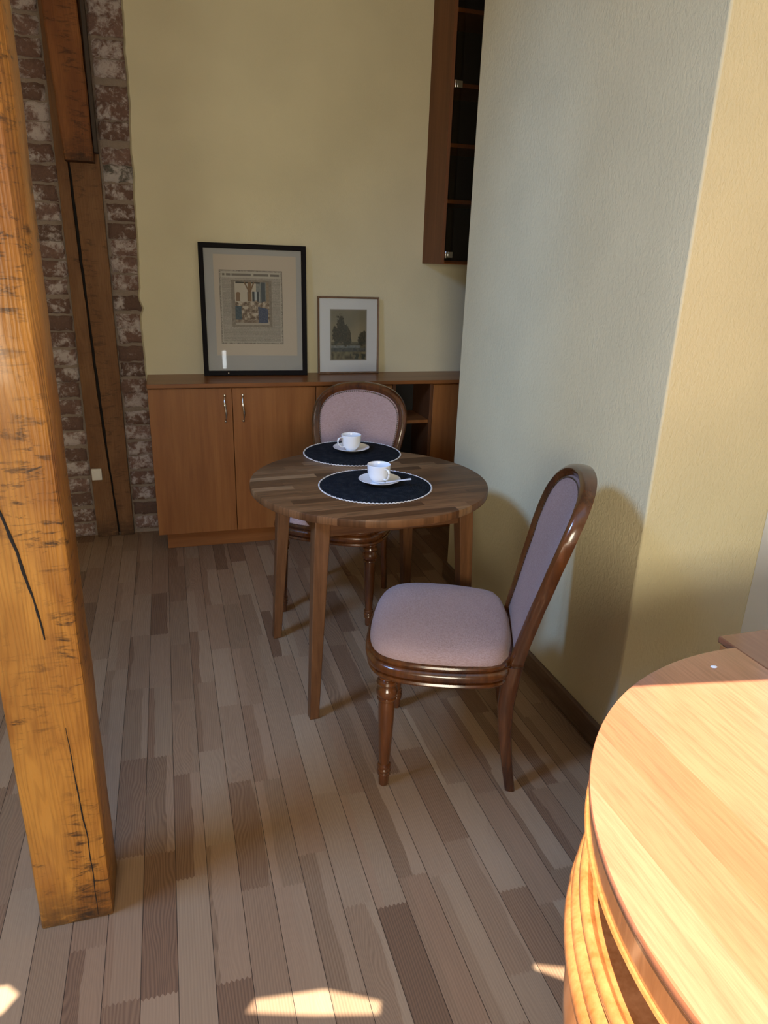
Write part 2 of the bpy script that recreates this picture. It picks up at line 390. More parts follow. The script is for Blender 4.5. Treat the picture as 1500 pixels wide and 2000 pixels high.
# baseboard along the chimney
bm = bmesh.new(); box(bm, XR-.016, XR+.002, YC-.016, YF+.016, 0, .088)
struct(mesh_obj('baseboard_right', bm, wood('baseboard_oak', (.10, .060, .038), (.19, .125, .080), 'Y', 18, 10, .6, 0, .0003), bevel=.005))
bm = bmesh.new(); box(bm, XR+.002, 1.725, YC-.016, YC+.002, 0, .088)
struct(mesh_obj('baseboard_front', bm, bpy.data.materials['baseboard_oak'], bevel=.005))

# ============================================================ TIMBERS
def rough_post(bm, x0, x1, y0, y1, z0, z1, wane=.012, seed=0.0, n=70, amp=.003, c=None, w1=None):
    rings = []
    for i in range(n+1):
        z = z0+(z1-z0)*i/n
        def w(kk): return max(.003, wane*(.55+1.1*noise.noise(Vector((seed+kk*7.7, z*2.2, 0)))))
        def a(kk): return amp*noise.noise(Vector((seed+kk*3.1, z*6, 5)))
        X0, X1, Y0, Y1 = x0+a(1), x1+a(2), y0+a(3), y1+a(4)
        if c: X0, X1 = c(z, X0, X1)
        p = []
        for kk, (cx, cy, sx, sy) in enumerate(((X0, Y0, 1, 1), (X1, Y0, -1, 1), (X1, Y1, -1, -1), (X0, Y1, 1, -1))):
            q = w(kk)
            if w1 and kk == 1: q = w1(z)
            A, B = Vector((cx, cy+sy*q, z)), Vector((cx+sx*q, cy, z)); Mm = (A+B)/2 + (Vector((cx, cy, z))-(A+B)/2)*.35
            p += [A, Mm, B] if kk in (0, 2) else [B, Mm, A]
        rings.append(p)
    loft(bm, rings)
post = thing('timber_post', 'thick orange varnished pine post with dark marks and a long crack, standing in the foreground', 'post', (-.292, 1.465, 0))
bm = bmesh.new(); rough_post(bm, -.083, .076, -.075, .075, 0.002, ZC-.002, .010, 2.0, w1=lambda z: lerp_tab([(0, .007), (.9, .008), (1.12, .012), (1.3, .034), (1.5, .046), (1.9, .052), (3, .05)], z)+.003*noise.noise(Vector((z*5, 3, 3))))
mesh_obj('shaft', bm, M_POST, post)
def crack(name, pts, wid, y, parent, seed, depth=.004):
    """an open split: dark wedge sunk into the face"""
    bm = bmesh.new(); L = []; 
    P = []
    for (xa, za), (xb, zb) in zip(pts, pts[1:]):
        for i in range(8):
            f = i/8; P.append((xa+(xb-xa)*f, za+(zb-za)*f))
    P.append(pts[-1]); n = len(P)
    rows = []
    for i, (x, z) in enumerate(P):
        w = wid*(.35+.65*sin(pi*(i+.6)/(n+.2)))*(1+.5*noise.noise(Vector((seed, z*30, 1))))
        x += .0022*noise.noise(Vector((seed, z*18, 7)))
        rows.append([bm.verts.new((x-w, y-.0006, z)), bm.verts.new((x-w*.5, y-.0012, z)), bm.verts.new((x+w*.5, y-.0012, z)), bm.verts.new((x+w, y-.0006, z)), bm.verts.new((x, y+.008, z))])
    for a, b in zip(rows, rows[1:]):
        for i in range(5): bm.faces.new((a[i], a[(i+1) % 5], b[(i+1) % 5], b[i]))
    return mesh_obj(name, bm, M_DARK, parent)
CRK1 = [(-.392, 1.30), (-.362, 1.22), (-.336, 1.10), (-.310, .985), (-.303, .955), (-.298, .91), (-.288, .86), (-.281, .80), (-.277, .76)]
CRK2 = [(-.262, .545), (-.259, .44), (-.256, .35), (-.250, .24), (-.249, .10), (-.250, .01)]

# stud in the back wall: two halves of a split timber
stud = thing('timber_stud', 'dark brown timber stud split down its middle, set between two strips of old brick', 'beam', (-.35, YB, 0))
sp = [(0, .022), (.5, -.002), (1.0, -.018), (1.5, -.030), (1.9, -.038), (3, -.055)]
gw = [(0, .006), (.35, .005), (.8, .009), (1.2, .006), (1.6, .009), (1.9, .006), (3, .004)]
bm = bmesh.new()
rough_post(bm, -.095, 0, -.012, .011, 0.002, ZC-.004, .004, 3.0, 90, .002, lambda z, a, b: (a, lerp_tab(sp, z)-lerp_tab(gw, z)+.003*noise.noise(Vector((z*14, 2, 0)))))
mesh_obj('timber_half', bm, M_STUD, stud)
bm = bmesh.new()
rough_post(bm, 0, .098, -.014, .011, 0.002, ZC-.004, .004, 6.0, 90, .002, lambda z, a, b: (lerp_tab(sp, z)+lerp_tab(gw, z)*.7+.003*noise.noise(Vector((z*14, 8, 0))), b))
mesh_obj('timber_half', bm, M_STUD, stud)
boxo('gap_backing', (-.09, .09, .012, .016, .01, ZC-.01), M_DARK, stud, 0)

brace = thing('timber_brace', 'reddish timber brace end jutting out over the top of the split stud', 'beam', (-.35, YB, 1.895))
bm = bmesh.new(); rings = []
for i in range(41):
    z = 1.1*i/40; k = z/.64
    x0 = -.047-.024*min(k, 1.7)+.002*noise.noise(Vector((z*9, 1, 0))); x1 = .080-.004*k+.003*noise.noise(Vector((z*11, 4, 0)))-(.010*max(0, k-.55))
    y0 = -.115+.002*noise.noise(Vector((z*8, 9, 0)))
    if i == 0: z = .008
    if i == 1: z = .022
    s = .006 if i > 0 else .011
    rings.append([Vector((x0, y0+s, z)), Vector((x0+s, y0, z)), Vector((x1-s, y0, z)), Vector((x1, y0+s, z)), Vector((x1, -.019, z)), Vector((x0, -.019, z))])
loft(bm, rings); mesh_obj('brace_block', bm, M_BRACE, brace)
boxo('mortar_strip', (.082, .100, -.075, -.020, .05, 1.09), M_CONC, brace, .003)

sock = thing('wall_socket', 'small white square socket low on the split timber stud', 'socket', (-.414, YB-.014, .368))
boxo('cover', (-.026, .026, -.016, 0, -.032, .032), M_SOCKET, sock, .003)
boxo('face_plate', (-.018, .018, -.0185, -.016, -.022, .022), M_SOCKET, sock, .001)

# ============================================================ BASE CABINETS
CF, DF = 3.645, 3.662   # counter front, door front
top = tag(boxo('countertop', (-.112, 1.95, CF, YB-.001, .880, .900), M_PANELX, bevel=.002), 'long brown laminate worktop running over all the low cabinets', 'countertop')
def handle(parent, x, z0, z1, y):
    bm = bmesh.new(); path = []
    for i in range(25):
        f = i/24; zz = z0+(z1-z0)*f
        yo = -.026*sin(pi*min(1, max(0, f)))**.45 if 0 < f < 1 else 0
        path.append(Vector((x+.003*sin(2*pi*f), y+yo, zz)))
    sc_ = [.8+1.1*sin(pi*f/24)**2*(1-.55*math.exp(-((f/24-.5)/.10)**2)) for f in range(25)]
    sweep(bm, path, circ(.0042, 10), Vector((1, 0, 0)), scales=sc_)
    for zz in (z0, z1): lathe(bm, [(0, -.009), (.006, -.006), (.008, 0), (.006, .006), (0, .009)], 14, (x, y-.004, zz))
    return mesh_obj('handle', bm, M_CHROME, parent)
def cabinet(x0, x1, label, doors, plinth_x0=None):
    c = thing('base_cabinet', label, 'cabinet', ((x0+x1)/2, DF, 0)); xa, xb = x0-(x0+x1)/2, x1-(x0+x1)/2
    bm = bmesh.new()
    box(bm, xa, xa+.018, .018, YB-DF-.008, .09, .879); box(bm, xb-.018, xb, .018, YB-DF-.008, .09, .879)
    box(bm, xa+.018, xb-.018, .018, YB-DF-.008, .09, .108); box(bm, xa+.018, xb-.018, YB-DF-.018, YB-DF-.008, .108, .879)
    box(bm, xa+.018, xb-.018, .018, YB-DF-.012, .861, .879)
    mesh_obj('carcass', bm, M_PANEL, c, bevel=.0008)
    boxo('plinth', (xa+(.042 if plinth_x0 else 0), xb, .043, .061, .001, .088), M_PANELX, c, .001)
    for (a, b, hx) in doors:
        d = boxo('door', (xa+a, xa+b, 0, .017, .096, .873), M_PANEL, c, .0012)
        if hx is not None: handle(d, xa+hx, .703, .836, 0)
    return c
cabinet(-.110, .738, 'wide two-door brown cabinet with two slim metal handles beside the brick strip', [(.001, .4105, .374), (.4135, .847, .465)], True)
cabinet(.740, 1.166, 'narrow brown cabinet half hidden behind the far chair back', [(.001, .425, None)])
cabinet(1.404, 1.90, 'dark-fronted low cabinet in the corner behind the chimney wall', [(.001, .494, None)])
su = thing('shelf_unit', 'open dark shelf niche between low cabinets right of the far chair', 'shelf', (1.285, DF, 0))
bm = bmesh.new()
for a, b in ((-.117, -.100), (.101, .118)): box(bm, a, b, 0, .30, .09, .879)
mesh_obj('side_panel', bm, M_PANELD, su, bevel=.001)
boxo('back_panel', (-.1, .101, .285, .300, .09, .879), M_BLACK, su, 0)
boxo('shelf', (-.1, .101, .012, .285, .655, .673), M_PANEL, su, .001)
boxo('shelf', (-.1, .101, .012, .285, .36, .378), M_PANEL, su, .001)
boxo('bottom_panel', (-.1, .101, .0, .285, .09, .108), M_PANEL, su, .001)
boxo('plinth', (-.117, .118, .043, .061, .001, .088), M_PANELX, su, .001)
bm = bmesh.new(); lathe(bm, [(0, -.005), (.004, -.004), (.005, 0), (.004, .004), (0, .005)], 12, (-.096, .006, .815)); mesh_obj('catch', bm, M_CHROME, su)

# upper cabinet with glass door
wc = thing('wall_cabinet', 'tall dark wall cabinet with glass door hanging in the corner above the worktop', 'cabinet', (1.412, 3.672, 1.505))
H = ZC-1.505-.02; D = YB-3.672-.001
boxo('side_panel', (0, .018, .004, D, 0, H), wood('cabinet_side', (.12, .045, .018), (.20, .080, .032), 'Z', 9, 16, .6, 0, .0001), wc, .001)
boxo('side_panel', (.582, .60, .004, D, 0, H), M_PANELD, wc, .001)
boxo('back_panel', (.018, .582, D-.008, D, 0, H), M_BLACK, wc, 0)
for zz in (0, .297, .557, .823, 1.135, H-.018): boxo('shelf', (.018, .582, .016, D-.008, zz, zz+.018), M_PANEL, wc, .001)
M_GLASS = bpy.data.materials.new('smoked_glass'); M_GLASS.use_nodes = True; nt = M_GLASS.node_tree; nt.nodes.clear()
o_ = nt.nodes.new('ShaderNodeOutputMaterial'); tr_ = nt.nodes.new('ShaderNodeBsdfTransparent'); tr_.inputs[0].default_value = (.75, .70, .66, 1)
gl_ = nt.nodes.new('ShaderNodeBsdfGlossy'); gl_.inputs['Roughness'].default_value = .03; gl_.inputs[0].default_value = (1, 1, 1, 1)
mx_ = nt.nodes.new('ShaderNodeMixShader'); mx_.inputs[0].default_value = .035
nt.links.new(tr_.outputs[0], mx_.inputs[1]); nt.links.new(gl_.outputs[0], mx_.inputs[2]); nt.links.new(mx_.outputs[0], o_.inputs[0])
gd = boxo('glass_door', (.020, .30, -.003, .003, .004, H-.002), M_GLASS, wc, 0)
for zz in (.030, .815):
    bm = bmesh.new(); box(bm, .019, .030, -.010, .006, zz, zz+.034); box(bm, .032, .060, -.007, -.0032, zz+.002, zz+.032)
    mesh_obj('hinge_clamp', bm, M_CHROME, gd, bevel=.0015)

# ============================================================ PICTURES
def colour_mat(name, rough=.7):
    m = mat(name, (.5, .5, .5), rough); t = NT(m)
    a = t.n('ShaderNodeAttribute', attribute_name='ink').outputs['Color']; t.col(a); return m
def painted(name, w, h, nx, ny, fn, y, x0, z0, parent):
    """flat printed sheet, one colour per small cell"""
    bm = bmesh.new(); g = [[bm.verts.new((x0+w*i/nx, y, z0+h*j/ny)) for i in range(nx+1)] for j in range(ny+1)]
    for j in range(ny):
        for i in range(nx): bm.faces.new((g[j][i], g[j][i+1], g[j+1][i+1], g[j+1][i]))
    me = bpy.data.meshes.new(name); bm.to_mesh(me); bm.free()
    ca = me.color_attributes.new('ink', 'FLOAT_COLOR', 'CORNER'); k = 0
    for j in range(ny):
        for i in range(nx):
            c = fn((i+.5)/nx, (j+.5)/ny)
            for _ in range(4): ca.data[k].color = (*c, 1); k += 1
    me.materials.append(M_INK); o = bpy.data.objects.new(name, me); COL.objects.link(o); o.parent = parent; return o
M_INK = colour_mat('printed_ink')
M_PGLASS = bpy.data.materials.new('picture_glass'); M_PGLASS.use_nodes = True; nt = M_PGLASS.node_tree; nt.nodes.clear()
o_ = nt.nodes.new('ShaderNodeOutputMaterial'); tr_ = nt.nodes.new('ShaderNodeBsdfTransparent'); tr_.inputs[0].default_value = (.95, .96, .96, 1)
gl_ = nt.nodes.new('ShaderNodeBsdfGlossy'); gl_.inputs['Roughness'].default_value = .02
fr_ = nt.nodes.new('ShaderNodeFresnel'); fr_.inputs[0].default_value = 1.5; mx_ = nt.nodes.new('ShaderNodeMixShader')
hm_ = nt.nodes.new('ShaderNodeMath'); hm_.operation = 'MULTIPLY'; hm_.inputs[1].default_value = .55; nt.links.new(fr_.outputs[0], hm_.inputs[0]); nt.links.new(hm_.outputs[0], mx_.inputs[0]); nt.links.new(tr_.outputs[0], mx_.inputs[1]); nt.links.new(gl_.outputs[0], mx_.inputs[2]); nt.links.new(mx_.outputs[0], o_.inputs[0])

def mixc(a, b, f): f = max(0, min(1, f)); return tuple(x+(y-x)*f for x, y in zip(a, b))
def nz(x, y, s=1.0, k=0.0): return noise.noise(Vector((x*s, y*s, k)))
def nativity(u, v):
    """generic hand-coloured woodcut: sky, roof posts, a crowd of robed figures"""
    n = nz(u, v, 22, 3); n2 = nz(u, v, 45, 8)
    if u < .09 or u > .93 or v < .05 or v > .955: return mixc((.20, .17, .14), (.27, .24, .20), n+.5)
    c = (.50, .45, .37)
    if u > .62: c = mixc((.17, .19, .19), (.25, .26, .25), n+.5)
    if u > .86: c = mixc((.30, .23, .16), (.22, .17, .12), n+.5)
    if .12 < u < .72 and v > .925: c = (.03, .03, .03)
    if .42 < u < .50 and v > .55: c = (.20, .12, .065)
    if v > .72 and abs(u-(.46-(v-.72)*.55)) < .018: c = (.17, .10, .055)
    if v > .72 and abs(u-(.46+(v-.72)*.45)) < .018: c = (.17, .10, .055)
    if .40 < u < .42 and .55 < v < .75: c = (.05, .035, .03)
    if .52 < u < .70 and .55 < v < .76: c = (.42, .46, .48) if int((u-.52)*18) % 2 else (.04, .05, .06)
    if .74 < u < .84 and v > .5: c = (.06, .08, .10)
    if (u-.17)**2+(v-.70)**2*1.3 < .0028 or (abs(u-.17) < .05 and .55 < v < .68): c = (.21, .13, .08)
    top = .54+.05*nz(u, 0, 9, 1)
    if v < top:
        q = nz(u, v, 13, 5)+.6*n2
        c = mixc((.13, .085, .06), (.42, .35, .27), q*1.4+.5)
        if q > .28: c = (.50, .43, .35)
        if u < .24 and v < .45: c = mixc((.035, .07, .10), (.07, .11, .14), n+.5)
        if u > .66 and v < .44-(u-.66)*.2 and u < .90: c = mixc((.03, .05, .11), (.08, .11, .18), n2+.5)
        if v < .16 and u < .66: c = mixc((.34, .28, .22), (.17, .12, .09), q+.6)
    if v < .09: c = (.40, .36, .30)
    return c
def sheet(u, v):
    """newspaper-like broadside: border, columns of grey text"""
    paper = mixc((.44, .405, .345), (.49, .455, .39), nz(u, v, 4)+.5)
    e = min(u, 1-u)*.78; f = min(v, 1-v); d = min(e, f)
    if d < .006: return (.14, .12, .105)
    if d < .018: return mixc((.22, .19, .165), paper, nz(u, v, 60)*1.2+.4)
    if d < .028: return paper
    if v > .90:
        w = nz(int(u*46), 5.5, 3.1)
        return mixc(paper, (.12, .10, .09), .85) if (.925 < v < .957 and w > -.18 and .05 < u < .95) else paper
    ln = nz(int(u*170)*1.7, int(v*150)*2.3, .9)
    if int(v*95) % 2 == 0: return mixc(paper, (.19, .165, .145), .55+ln*.5)
    return mixc(paper, (.19, .165, .145), .35+ln*.5)
def landscape(u, v):
    sky = mixc((.32, .27, .17), (.20, .18, .125), v*1.1-.1+.4*nz(u, v, 3)); c = sky
    if v < .33: c = mixc((.09, .08, .045), (.18, .15, .085), nz(u, v, 7)+.5)
    if .24 < v < .285 and u < .85: c = mixc((.22, .235, .225), (.12, .13, .13), nz(u, v, 14)+.4)
    if .14 < v < .24: c = mixc((.045, .055, .06), (.11, .11, .09), nz(u, v, 16)+.4)
    if v < .16: c = mixc((.20, .17, .095), (.07, .06, .035), nz(u, v, 12)+.5)
    n = .075*nz(u, v, 9, 2)+.05*nz(u, v, 34)
    for (cx, cz, rx, rz) in ((.27, .62, .15, .27), (.14, .50, .10, .20), (.44, .50, .12, .22), (.50, .42, .08, .14), (.90, .42, .12, .14), (.98, .46, .08, .12)):
        if ((u-cx)/rx)**2+((v-cz)/rz)**2 < 1+n*9: c = mixc((.028, .028, .018), (.085, .07, .04), nz(u, v, 26)+.45)
    if .30 < v < .36: c = mixc(c, (.03, .035, .025), .6)
    if v < .12 and u > .55 and nz(u, v, 9, 4) > -.1: c = (.035, .04, .03)
    return c
def picture(label, W, Hh, fw_, fd, m_frame, loc, lean, rz, roll, group=None):
    p = thing('framed_picture', label, 'picture', loc, rz)
    p.rotation_euler = (-lean, roll, rz)
    bm = bmesh.new()
    sec = [(0, 0), (0, -fd), (.0015, -fd-.0015), (fw_-.002, -fd-.0005), (fw_, -fd+.003), (fw_, 0)]
    xs = [(-W/2, 0), (W/2, 0), (W/2, Hh), (-W/2, Hh)]; ins = [(1, 1), (-1, 1), (-1, -1), (1, -1)]
    rings = [[Vector((x+sx*a, b, z+sz*a)) for a, b in sec] for (x, z), (sx, sz) in zip(xs, ins)]
    vr = [[bm.verts.new(q) for q in r] for r in rings]
    for i in range(4):
        a, b = vr[i], vr[(i+1) % 4]
        for k in range(len(sec)): bm.faces.new((a[k], a[(k+1) % len(sec)], b[(k+1) % len(sec)], b[k]))
    mesh_obj('frame', bm, m_frame, p, smooth=False)
    boxo('backing', (-W/2+.003, W/2-.003, -.004, -.001, .003, Hh-.003), mat('backing_board', (.2, .15, .1), .9), p, 0)
    boxo('glass', (-W/2+fw_*.8, W/2-fw_*.8, -fd+.002, -fd+.004, fw_*.8, Hh-fw_*.8), M_PGLASS, p, 0)
    return p
W1, H1 = .556, .672
M_BF = mat('black_frame_lacquer', (.010, .009, .010), .6, spec=.06)
pic = picture('large black-framed old coloured woodcut print with text, leaning on the wall', W1, H1, .025, .020, M_BF, (.458, 3.905, .9005), .075, radians(-1.5), radians(.2))
M_GMAT = mat('grey_mount', (.42, .42, .415), .8)
boxo('mount', (-W1/2+.01, W1/2-.01, -.008, -.004, .01, H1-.01), M_GMAT, pic, 0)
boxo('paper', (-.205, .225, -.0095, -.008, .105, .618), mat('aged_paper', (.56, .49, .405), .85), pic, 0)
sh = painted('print', .328, .376, 164, 200, sheet, -.0100, -.178, .166, pic)
painted('illustration', .212, .240, 120, 140, nativity, -.0104, -.120, .254, pic)
bm = bmesh.new(); lathe(bm, [(0, -.004), (.0035, -.003), (.0045, 0), (.0035, .003), (0, .004)], 12, (-.150, -.021, .013)); mesh_obj('clip', bm, M_CHROME, pic)
W2, H2 = .352, .418
M_WF = wood('thin_walnut_frame', (.10, .055, .03), (.20, .12, .07), 'Z', 20, 10, .4, .2, .0001)
pic2 = picture('small thin-framed landscape painting of trees in a white mount, leaning on the wall', W2, H2, .010, .016, M_WF, (.980, 3.928, .9005), .055, 0, 0)
boxo('mount', (-W2/2+.005, W2/2-.005, -.008, -.004, .005, H2-.005), mat('white_mount', (.72, .74, .79), .8), pic2, 0)
boxo('bevel', (-.106, .106, -.0088, -.008, .072, .352), mat('mount_bevel', (.30, .28, .25), .8), pic2, 0)
painted('painting', .200, .268, 120, 160, landscape, -.0092, -.100, .078, pic2)
# ============================================================ CHAIRS
def seat_hw(s):   # half width of the seat outline at depth s (0 = front feet line)
    return lerp_tab([(-.066, .0), (-.065, .06), (-.060, .12), (-.049, .168), (-.028, .204), (.000, .224), (.05, .238), (.12, .243), (.20, .240), (.28, .227), (.34, .209), (.375, .190)], s)
def seat_outline(n=26):
    ss = [-.066+.441*(1-cos(pi*i/(2*n))) for i in range(n+1)]
    left = [(-seat_hw(s), s) for s in ss]; right = [(seat_hw(s), s) for s in ss][::-1]
    pts = left + right
    out = []
    for p in pts:
        if not out or (Vector(p)-Vector(out[-1])).length > .002: out.append(p)
    if (Vector(out[0])-Vector(out[-1])).length < .002: out.pop()
    # smooth
    for _ in range(3):
        out = [((a[0]+2*b[0]+c[0])/4, (a[1]+2*b[1]+c[1])/4) for a, b, c in zip([out[-1]]+out[:-1], out, out[1:]+[out[0]])]
    return out
def offs(pts, d):
    n = len(pts); r = []
    for i in range(n):
        a = Vector(pts[i-1]); b = Vector(pts[(i+1) % n]); t_ = (b-a).normalized()
        nrm = Vector((t_.y, -t_.x)); r.append((pts[i][0]+nrm.x*d, pts[i][1]+nrm.y*d))
    return r
SO = seat_outline()
ar = sum(a[0]*b[1]-b[0]*a[1] for a, b in zip(SO, SO[1:]+SO[:1]))
SGN = 1 if ar > 0 else -1
def back_s(z):   # how far back the stile leans
    return lerp_tab([(0, .392), (.10, .374), (.20, .360), (.30, .354), (.40, .362), (.50, .378), (.62, .402), (.75, .434), (.86, .466), (.97, .502)], z)
BACKO = [(.168, .400), (.172, .47), (.180, .54), (.192, .61), (.206, .68), (.218, .74), (.2245, .79), (.225, .83), (.218, .868), (.200, .902), (.172, .930), (.135, .950), (.090, .963), (.045, .9695), (0, .9715)]
def smooth_tab(t_, n=40):
    # resample polyline
    P = [Vector(p) for p in t_]; L = [0]
    for a, b in zip(P, P[1:]): L.append(L[-1]+(b-a).length)
    out = []
    for i in range(n+1):
        d = L[-1]*i/n; k = 0
        while k < len(L)-2 and L[k+1] < d: k += 1
        f = (d-L[k])/(L[k+1]-L[k]); out.append(P[k]+(P[k+1]-P[k])*f)
    for _ in range(3): out = [out[0]]+[(a+2*b+c)/4 for a, b, c in zip(out, out[1:], out[2:])]+[out[-1]]
    return out
def back3(w, z, push=0.0):
    curve = .022*(1-(w/.225)**2)*min(1, max(0, (z-.42)/.3))
    return Vector((w, back_s(z)+curve+push, z))
def make_chair(label, loc, rz):
    c = thing('dining_chair', label, 'chair', loc, rz, 'upholstered chairs at the round table')
    # seat rail with three mouldings
    bm = bmesh.new()
    prof = [(-.020, .452), (.000, .4545), (.0065, .4515), (.0085, .446), (.0065, .4405), (.0005, .4375), (.0005, .4355), (.008, .432), (.0135, .425), (.0145, .417), (.0125, .409), (.006, .4045), (.0005, .4035), (.0005, .401), (.007, .398), (.0095, .392), (.0075, .387), (.002, .384), (-.020, .384)]
    loft(bm, [[Vector((x, y, z)) for x, y in offs(SO, d*SGN)] for d, z in prof], cap=False)
    mesh_obj('seat_rail', bm, M_CHAIRW, c)
    # cushion
    bm = bmesh.new(); rings = []
    for d, z in [(-.004, .450), (.001, .456), (-.001, .466), (-.007, .476), (-.018, .485), (-.036, .492), (-.062, .497), (-.095, .500), (-.13, .5015)]:
        k = 1+d/.235
        rings.append([Vector((x*k, .165+(y-.165)*k, z-.010*(max(0, y-.25)/.12)*(0 if z > .48 else 1))) for x, y in SO])
    loft(bm, rings); mesh_obj('seat_cushion', bm, M_VELVET, c)
    # front legs
    lp = [(0, .3845), (.026, .3845), (.027, .380), (.0225, .374), (.029, .370), (.0315, .363), (.029, .356), (.0225, .3535), (.024, .351), (.030, .342), (.0325, .332), (.030, .321), (.0235, .3145), (.0275, .312), (.0285, .3085), (.027, .305), (.0220, .3025), (.0235, .296), (.0240, .27), (.0228, .22), (.020, .15), (.0160, .085), (.0150, .076), (.0195, .074), (.0208, .068), (.0195, .0625), (.0178, .0615), (.0205, .057), (.0208, .052), (.0190, .048), (.0175, .047), (.0195, .043), (.0190, .038), (.0150, .036), (.0158, .02), (.0148, .002), (.012, 0), (0, 0)]
    for s in (-1, 1):
        bm = bmesh.new(); lathe(bm, lp, 28, (s*.200, .004, 0)); mesh_obj('front_leg', bm, M_CHAIRW, c)
    # rear legs, running up into the back stiles and over the top as one bent frame
    for s in (-1, 1):
        bm = bmesh.new(); rings = []
        for i in range(17):
            z = .43*i/16; w = .0155+.011*min(1, (z/.36))**1.5; wx = .013+.004*min(1, z/.36)
            xx = s*(.168+.000*z); y = back_s(z)-.004
            ring = []
            for kk in range(16):
                a = 2*pi*kk/16; ca, sa = cos(a), sin(a)
                e = .62
                ring.append(Vector((xx+wx*math.copysign(abs(ca)**e, ca), y+w*math.copysign(abs(sa)**e, sa), z)))
            rings.append(ring)
        loft(bm, rings); mesh_obj('rear_leg', bm, M_CHAIRW, c)
    half = smooth_tab(BACKO, 46)
    outl = [(-p[0], p[1]) for p in half] + [(p[0], p[1]) for p in half[-2::-1]]
    bm = bmesh.new(); rings = []; n = len(outl)
    for i, (w, z) in enumerate(outl):
        a = outl[max(0, i-1)]; b = outl[min(n-1, i+1)]; tx, tz = b[0]-a[0], b[1]-a[1]; l_ = math.hypot(tx, tz); nx_, nz_ = tz/l_, -tx/l_   # inward
        sec = [(-.002, .020), (-.004, .006), (-.003, -.010), (.003, -.018), (.010, -.021), (.017, -.018), (.022, -.0125), (.027, -.0085), (.031, -.006), (.034, -.002), (.0345, .004), (.032, .018)]
        ring = []
        for q, dy in sec: ring.append(back3(w+nx_*q, z+nz_*q, dy))
        rings.append(ring)
    vr = [[bm.verts.new(p) for p in r] for r in rings]; m_ = len(vr[0])
    for a, b in zip(vr, vr[1:]):
        for i in range(m_): bm.faces.new((a[i], a[(i+1) % m_], b[(i+1) % m_], b[i]))
    bm.faces.new(vr[0][::-1]); bm.faces.new(vr[-1])
    mesh_obj('back_frame', bm, M_CHAIRW, c)
    # upholstered back panel
    inner = []
    for i, (w, z) in enumerate(outl):
        a = outl[max(0, i-1)]; b = outl[min(n-1, i+1)]; tx, tz = b[0]-a[0], b[1]-a[1]; l_ = math.hypot(tx, tz)
        inner.append((w+tz/l_*.033, z-tx/l_*.033))
    inner = [p for p in inner if p[1] > .445]
    bm = bmesh.new(); rings = []
    cz = .70
    for k, y in [(1.02, .004), (1.0, -.007), (.96, -.012), (.88, -.015), (.70, -.017), (.4, -.018), (.05, -.018)]:
        rings.append([back3(w*k, cz+(z-cz)*k, y) for w, z in inner])
    loft(bm, rings, cap=False); bm.faces.new([bm.verts.new(back3(w*.05, cz+(z-cz)*.05, -.018)) for w, z in inner])
    mesh_obj('back_cushion', bm, M_VELVET, c)
    bm = bmesh.new()
    loft(bm, [[back3(w*k, cz+(z-cz)*k, y) for w, z in inner] for k, y in ((1.02, .016), (.5, .020), (.05, .020))], cap=False)
    mesh_obj('back_cover', bm, M_VELVET, c)
    # nail trim around the upholstery
    bm = bmesh.new(); P = [Vector((w*.985, cz+(z-cz)*.985)) for w, z in inner]; d = 0; step = .0092
    for a, b in zip(P, P[1:]):
        L = (b-a).length
        while d < L:
            q = a+(b-a)*(d/L); p3 = back3(q.x, q.y, -.0115); d += step
            r_ = .0037; ring = [bm.verts.new(p3+Vector((r_*cos(2*pi*k/8), 0, r_*sin(2*pi*k/8)))) for k in range(8)]
            r2_ = [bm.verts.new(p3+Vector((r_*.7*cos(2*pi*k/8), -.0016, r_*.7*sin(2*pi*k/8)))) for k in range(8)]
            tp = bm.verts.new(p3+Vector((0, -.0028, 0)))
            for k in range(8):
                bm.faces.new((ring[k], ring[(k+1) % 8], r2_[(k+1) % 8], r2_[k])); bm.faces.new((r2_[k], r2_[(k+1) % 8], tp))
        d -= L
    mesh_obj('nail_trim', bm, M_BRASS, c)
    return c
# local +y is backwards; local x is the width
def chair_rz(bx, by): return math.atan2(by, bx)-pi/2
chair = make_chair('dining chair with mauve velvet seat in full view beside the chimney wall', (.618, 1.845, 0), chair_rz(.92, -.39))
def copy_tree(o, parent=None):
    c = o.copy(); COL.objects.link(c); c.parent = parent
    for ch in list(o.children): copy_tree(ch, c)
    return c
chair2 = copy_tree(chair)
chair2.location = (.592, 2.735, 0); chair2.rotation_euler = (0, 0, chair_rz(.53, .85))
chair2['label'] = 'dining chair with mauve velvet back tucked behind the round table, facing the camera'

# ============================================================ ROUND TABLE
TZ = .757; TC = Vector((.672, 2.350, 0))
tb = thing('round_table', 'small round dark wooden table with slightly splayed square legs', 'table', (TC.x, TC.y, 0), radians(4))
bm = bmesh.new(); R_ = .429
lathe(bm, [(0, TZ), (R_-.004, TZ), (R_-.001, TZ-.0015), (R_, TZ-.004), (R_, TZ-.024), (R_-.002, TZ-.027), (R_-.006, TZ-.028), (0, TZ-.028)], 128)
mesh_obj('tabletop', bm, M_TTOP, tb)
lt, lb = .255, .292   # half spacing of leg centres top and floor
for sx in (-1, 1):
    for sy in (-1, 1):
        bm = bmesh.new(); rings = []
        for z, h_ in ((0, .0165), (.30, .0205), (.66, .026), (TZ-.029, .026)):
            k = z/(TZ-.029); cx, cy = sx*(lb+(lt-lb)*k), sy*(lb+(lt-lb)*k)
            rings.append([Vector((cx+a*h_, cy+b*h_, z)) for a, b in ((-1, -1), (1, -1), (1, 1), (-1, 1))])
        loft(bm, rings); mesh_obj('leg', bm, M_TLEG, tb, bevel=.003)
e_ = lt-.020
boxo('apron_rail', (-e_, e_, -lt-.012, -lt+.010, TZ-.098, TZ-.029), M_TRAIL, tb)
